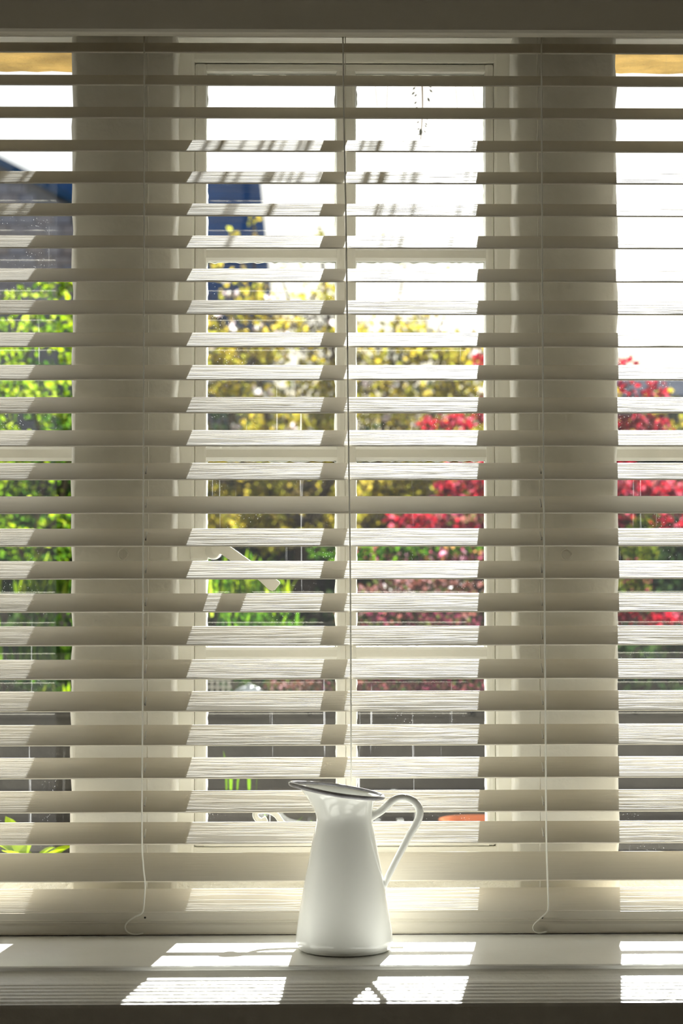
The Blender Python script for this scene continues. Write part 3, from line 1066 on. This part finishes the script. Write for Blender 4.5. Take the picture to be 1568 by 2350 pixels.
leaf_cloud('inner_foliage', np.concatenate(P), .035, M['leaf_purple'], mp_, 1.4)
for pts in ([(1270, 1480), (1260, 1250), (1230, 1050), (1120, 900)], [(1262, 1280), (1380, 1130), (1500, 960)], [(1255, 1230), (1100, 1160), (960, 1180)], [(1380, 1130), (1540, 1150)]):
    S_ = spline([G(x, y, jd + .1) for x, y in pts], 5)
    obj('branch', tube(bmesh.new(), S_, [float(v) for v in np.linspace(.022, .004, len(S_))], 6), M['bark'], mp_, True)

# ---- shrubs under the maple and along the bed
def shrub(name, dist, blobs, leafsize, mats, label, cat='shrub', elong=1.6, lean=None):
    px, py = blobs[0][0], max(q[1] + q[3] for q in blobs)
    t = empty(name, G(px, py, dist), label, cat)
    per = {}
    for q in blobs:
        per.setdefault(q[5] if len(q) > 5 else 0, []).append(blob(q[0], q[1], q[2], q[3], dist + random.uniform(-.1, .1), q[4], .12))
    for k, P in per.items():
        leaf_cloud('foliage' if k == 0 else ('flowers' if k == 1 else 'sprigs'), np.concatenate(P), leafsize, mats[k], t, elong, lean)
    b = tube(bmesh.new(), spline([G(px, py + 20, dist), G(px + 8, py - 30, dist), G(px - 6, py - 70, dist)], 4), .008, 6)
    obj('stem', b, M['bark'], t, True)
    return t


shrub('flowering_shrub', 7.6, [(900, 1275, 110, 34, 340), (1070, 1275, 80, 36, 300), (980, 1290, 130, 30, 200, 1), (1060, 1260, 60, 30, 60, 1), (760, 1260, 50, 40, 120), (860, 1265, 70, 30, 60, 1)], .028,
      [M['leaf_green'], leaf_material('pink_flowers', [(0.540, 0.180, 0.274), (0.612, 0.324, 0.396), (0.446, 0.086, 0.144), (0.576, 0.288, 0.108)], .45)], 'dark green shrub dotted with pink flowers below the maple')
shrub('heather_bush', 6.9, [(950, 1360, 140, 40, 900), (1080, 1370, 60, 45, 300), (800, 1390, 40, 60, 260), (960, 1425, 170, 40, 500, 1), (960, 1345, 130, 26, 45, 2)], .02,
      [M['leaf_heather'], M['leaf_purple'], M['blossom']], 'reddish brown heather bush with white flecks below the pink flowers')
shrub('gold_conifer', 7.2, [(1470, 1260, 40, 60, 500), (1450, 1340, 46, 50, 400), (1480, 1200, 30, 30, 160)], .024, [M['leaf_gold']], 'golden green conifer right of the right stone mullion', 'shrub', 2.6, (0, 0, .9))
shrub('dark_conifer', 9.3, [(1560, 1270, 70, 110, 800), (1560, 1500, 80, 110, 500), (1400, 1500, 60, 60, 300)], .028, [M['leaf_dark']], 'dark green conifer at the right edge of the bed', 'shrub', 2.4, (0, 0, .6))
shrub('low_brown_shrub', 6.5, [(690, 1578, 90, 22, 500), (860, 1580, 120, 26, 500, 1), (1040, 1580, 110, 26, 500, 1)], .016, [M['leaf_heather'], M['leaf_purple']], 'low brown pink ground cover on top of the dark wall')

# ---- small white dome ornament and lattice on the bed edge
wd_ = 6.45
c = G(572, 1600, wd_)
dome = empty('garden_cloche', c, 'small white rounded cloche on the bed edge in the middle window', 'cloche')
b = bmesh.new()
prof = [(.050, 0), (.047, .012), (.038, .024), (.022, .032), (.008, .036), (.006, .041), (0.001, .043)]
rg = [[b.verts.new(c + Vector((r * math.cos(a), r * math.sin(a), h))) for a in np.linspace(0, 2 * math.pi, 25)[:-1]] for r, h in prof]
for r0, r1 in zip(rg, rg[1:]):
    for k in range(24): b.faces.new((r0[k], r0[(k + 1) % 24], r1[(k + 1) % 24], r1[k]))
b.faces.new(rg[0][::-1])
obj('dome', b, M['paleclay'], dome, True)
c = G(498, 1600, wd_)
lat = empty('low_trellis', c, 'little weathered lattice beside the white cloche', 'trellis')
for k in range(5):
    x = c.x - .035 + k * .017
    obj('upright', BX((x, c.y - .004, c.z - .03), (x + .006, c.y + .004, c.z + .065), .001), M['white_paint'], lat)
for k in range(3):
    z = c.z + .006 + k * .022
    obj('crossbar', BX((c.x - .042, c.y - .008, z), (c.x + .045, c.y - .004, z + .006), .001), M['white_paint'], lat)

# ---- plants right outside the window
def leaf_part(name, base, d, L, W, m, parent, up=.35):
    """one broad ribbed leaf with a mid fold"""
    d = Vector(d).normalized()
    s = d.cross(Vector((0, 0, 1))).normalized()
    b = bmesh.new()
    rows_ = []
    for k in range(7):
        t = k / 6
        c = Vector(base) + d * L * t + Vector((0, 0, up * L * (t - 1.1 * t * t)))
        wdt = W * math.sin(math.pi * min(1, .06 + t * .94)) ** .8 if t < 1 else .0005
        rows_.append([b.verts.new(c + s * wdt + Vector((0, 0, wdt * .35))), b.verts.new(c), b.verts.new(c - s * wdt + Vector((0, 0, wdt * .35)))])
    for r0, r1 in zip(rows_, rows_[1:]):
        b.faces.new((r0[0], r0[1], r1[1], r1[0])); b.faces.new((r0[1], r0[2], r1[2], r1[1]))
    return obj(name, b, m, parent, True)


def planter(name, x, y, ztop, w_, label):
    t = empty(name, (x, y, 0), label, 'planter')
    bm_ = BX((x - w_, y - .13, -.02), (x + w_, y + .13, ztop), .012)
    obj('trough', bm_, M['dark_wall'], t)
    obj('soil', BX((x - w_ + .02, y - .11, ztop - .005), (x + w_ - .02, y + .11, ztop + .008), .004), M['soil'], t)
    return t


hx = G(70, 1960, 3.62)
planter('stone_planter', hx.x, hx.y + .02, hx.z - .045, .3, 'dark stone trough under the left light holding a hosta')
ho = empty('hosta', (hx.x, hx.y, hx.z - .04), 'lime green broad leaved hosta at the bottom of the left light', 'plant')
for k, (dx, dy, L) in enumerate(((-1, -.3, .10), (1, -.2, .085), (.5, -.8, .07), (-.6, -.7, .08), (.2, .6, .09), (-.9, .4, .10), (.9, .5, .085), (-.2, -.9, .06), (.75, .1, .07), (-1.2, .1, .13), (-.3, .2, .11))):
    leaf_part('leaf', Vector((hx.x + random.uniform(-.035, .02), hx.y, hx.z - .042 + random.uniform(0, .008))), (dx, dy, .75), L, .020, M['leaf_lime'], ho)
sx = G(700, 1955, 3.9)
planter('narrow_planter', sx.x, sx.y + .02, sx.z - .02, .32, 'dark stone trough under the middle window holding grassy leaves')
sg = empty('strap_leaf_clump', (sx.x, sx.y, sx.z - .010), 'green strap leaves behind the casement stay and jug', 'plant')
for i in range(46):
    bx_ = sx.x + random.uniform(-.10, .17)
    blades('blade', [(bx_, sx.y + random.uniform(-.05, .05), sx.z - .010)], random.uniform(.055, .085), .0042, M['leaf_lime'] if i % 3 == 0 else M['leaf_green'], sg, .3, None)
tx = G(552, 1800, 4.3)
planter('tall_planter', tx.x, tx.y + .03, tx.z - .03, .16, 'dark tall stone trough behind the strap leaves')
ti = empty('iris_clump', (tx.x, tx.y, tx.z - .02), 'four thin lime iris tips low in the middle window', 'plant')
for px, lean_ in ((520, -.05), (545, .06), (572, .10), (588, .04), (530, .02)):
    q = G(px, 1790, 4.3)
    blades('blade', [(q.x, q.y, q.z - .02)], .088, .0036, M['leaf_lime'], ti, .12 + abs(lean_), None)
# terracotta pot at right
c = G(1100, 1960, 4.6)
pot = empty('terracotta_pot', (c.x, c.y, 0), 'terracotta flowerpot low behind the right of the middle window', 'pot')
b = bmesh.new()
prof = [(.055, c.z - .19), (.075, c.z + .03), (.086, c.z + .03), (.088, c.z + .075), (.078, c.z + .076), (.074, c.z + .05), (.0, c.z + .05)]
rg = [[b.verts.new((c.x + max(r, .001) * math.cos(a), c.y + max(r, .001) * math.sin(a), h)) for a in np.linspace(0, 2 * math.pi, 33)[:-1]] for r, h in prof]
for r0, r1 in zip(rg, rg[1:]):
    for k in range(32): b.faces.new((r0[k], r0[(k + 1) % 32], r1[(k + 1) % 32], r1[k]))
b.faces.new(rg[0][::-1])
obj('pot_body', b, M['terracotta'], pot, True)
obj('pot_plinth', BX((c.x - .11, c.y - .11, -.02), (c.x + .11, c.y + .11, c.z - .19), .01), M['dark_wall'], pot)

# ---- wisteria over the window head: a sprig hangs into the top right pane
wy = .66 - CAM.y
wi = empty('wisteria_vine', G(900, -60, wy), 'bare wisteria vine above the window with one hanging leafy sprig', 'vine')
vine = [(250, -150), (500, -95), (760, -60), (950, -70), (1150, -50), (1400, -95), (1700, -60)]
S_ = spline([G(x, y, wy) for x, y in vine], 6)
obj('vine_stem', tube(bmesh.new(), S_, .009, 8), M['bark'], wi, True)
sp = spline([G(*q, wy) for q in ((955, -70), (968, 60), (969, 180), (970, 250), (966, 320))], 6)
spr = obj('sprig', tube(bmesh.new(), sp, [float(v) for v in np.linspace(.0022, .0006, len(sp))], 6), M['bark'], wi, True)
M['leaf_sprig'] = leaf_material('sprig_leaflets', [(.03, .035, .05), (.05, .05, .04), (.04, .05, .03)], .1)
for py in range(150, 312, 12):
    f = min(1, (318 - py) / 120) * random.uniform(.7, 1.1)
    for s_ in (-1, 1):
        if random.random() < .15: continue
        q = G(969 + s_ * (5 + 16 * f), py + random.uniform(-5, 5), wy)
        b = bmesh.new()
        dvec = Vector((s_ * .7, random.uniform(-.3, .3), -.7)).normalized()
        sd_ = Vector((.7, 0, s_ * .7))
        L = .0078 * (.6 + .5 * f)
        vv = [b.verts.new(q - dvec * L * .5), b.verts.new(q + sd_ * L * .22), b.verts.new(q + dvec * L * .5), b.verts.new(q - sd_ * L * .22), b.verts.new(q + Vector((0, .0012, 0)))]
        b.faces.new((vv[0], vv[1], vv[4])); b.faces.new((vv[1], vv[2], vv[4])); b.faces.new((vv[2], vv[3], vv[4])); b.faces.new((vv[3], vv[0], vv[4]))
        obj('leaflet', b, M['leaf_sprig'], spr)
b = bmesh.new()
bmesh.ops.create_uvsphere(b, u_segments=8, v_segments=6, radius=.0026)
for v in b.verts: v.co.z *= 2.2
bmesh.ops.translate(b, vec=G(966, 303, wy), verts=b.verts)
obj('bud', b, M['leaf_sprig'], spr, True)
# twigs: thin ones in view, and thicker ones above that shade the top slats
for pts, r in (([(845, -60), (858, 150), (866, 245)], .0004), ([(880, -60), (890, 130), (888, 250)], .0004), ([(1020, -60), (1046, 200), (1050, 250)], .0004), ([(1060, -60), (1085, 205), (1105, 240)], .0004)):
    S_ = spline([G(x, y, wy) for x, y in pts], 5)
    obj('twig', tube(bmesh.new(), S_, r, 5), M['bark'], wi, True)
for i in range(30):
    px = random.uniform(425, 760) if i < 12 else (random.uniform(790, 1100) if i < 22 else random.uniform(-40, 60))
    x = at(px, 380, 0).x + .123
    ztop, zlow = 2.62, random.uniform(2.30, 2.43) if i % 3 else random.uniform(2.26, 2.34)
    lean_ = random.uniform(-.10, .10)
    q0, q1, q2 = Vector((x + lean_, .9, ztop)), Vector((x + lean_ * .4, .9, (ztop + zlow) / 2)), Vector((x, .9 + random.uniform(-.05, .05), zlow))
    obj('twig', tube(bmesh.new(), spline([q0, q1, q2], 4), random.uniform(.0016, .0042), 5), M['bark'], wi, True)
S_ = spline([Vector((-1.2, .9, 2.66)), Vector((-.5, .92, 2.62)), Vector((0, .9, 2.64)), Vector((.5, .9, 2.61)), Vector((1.2, .9, 2.65))], 6)
obj('vine_stem', tube(bmesh.new(), S_, .012, 8), M['bark'], wi, True)
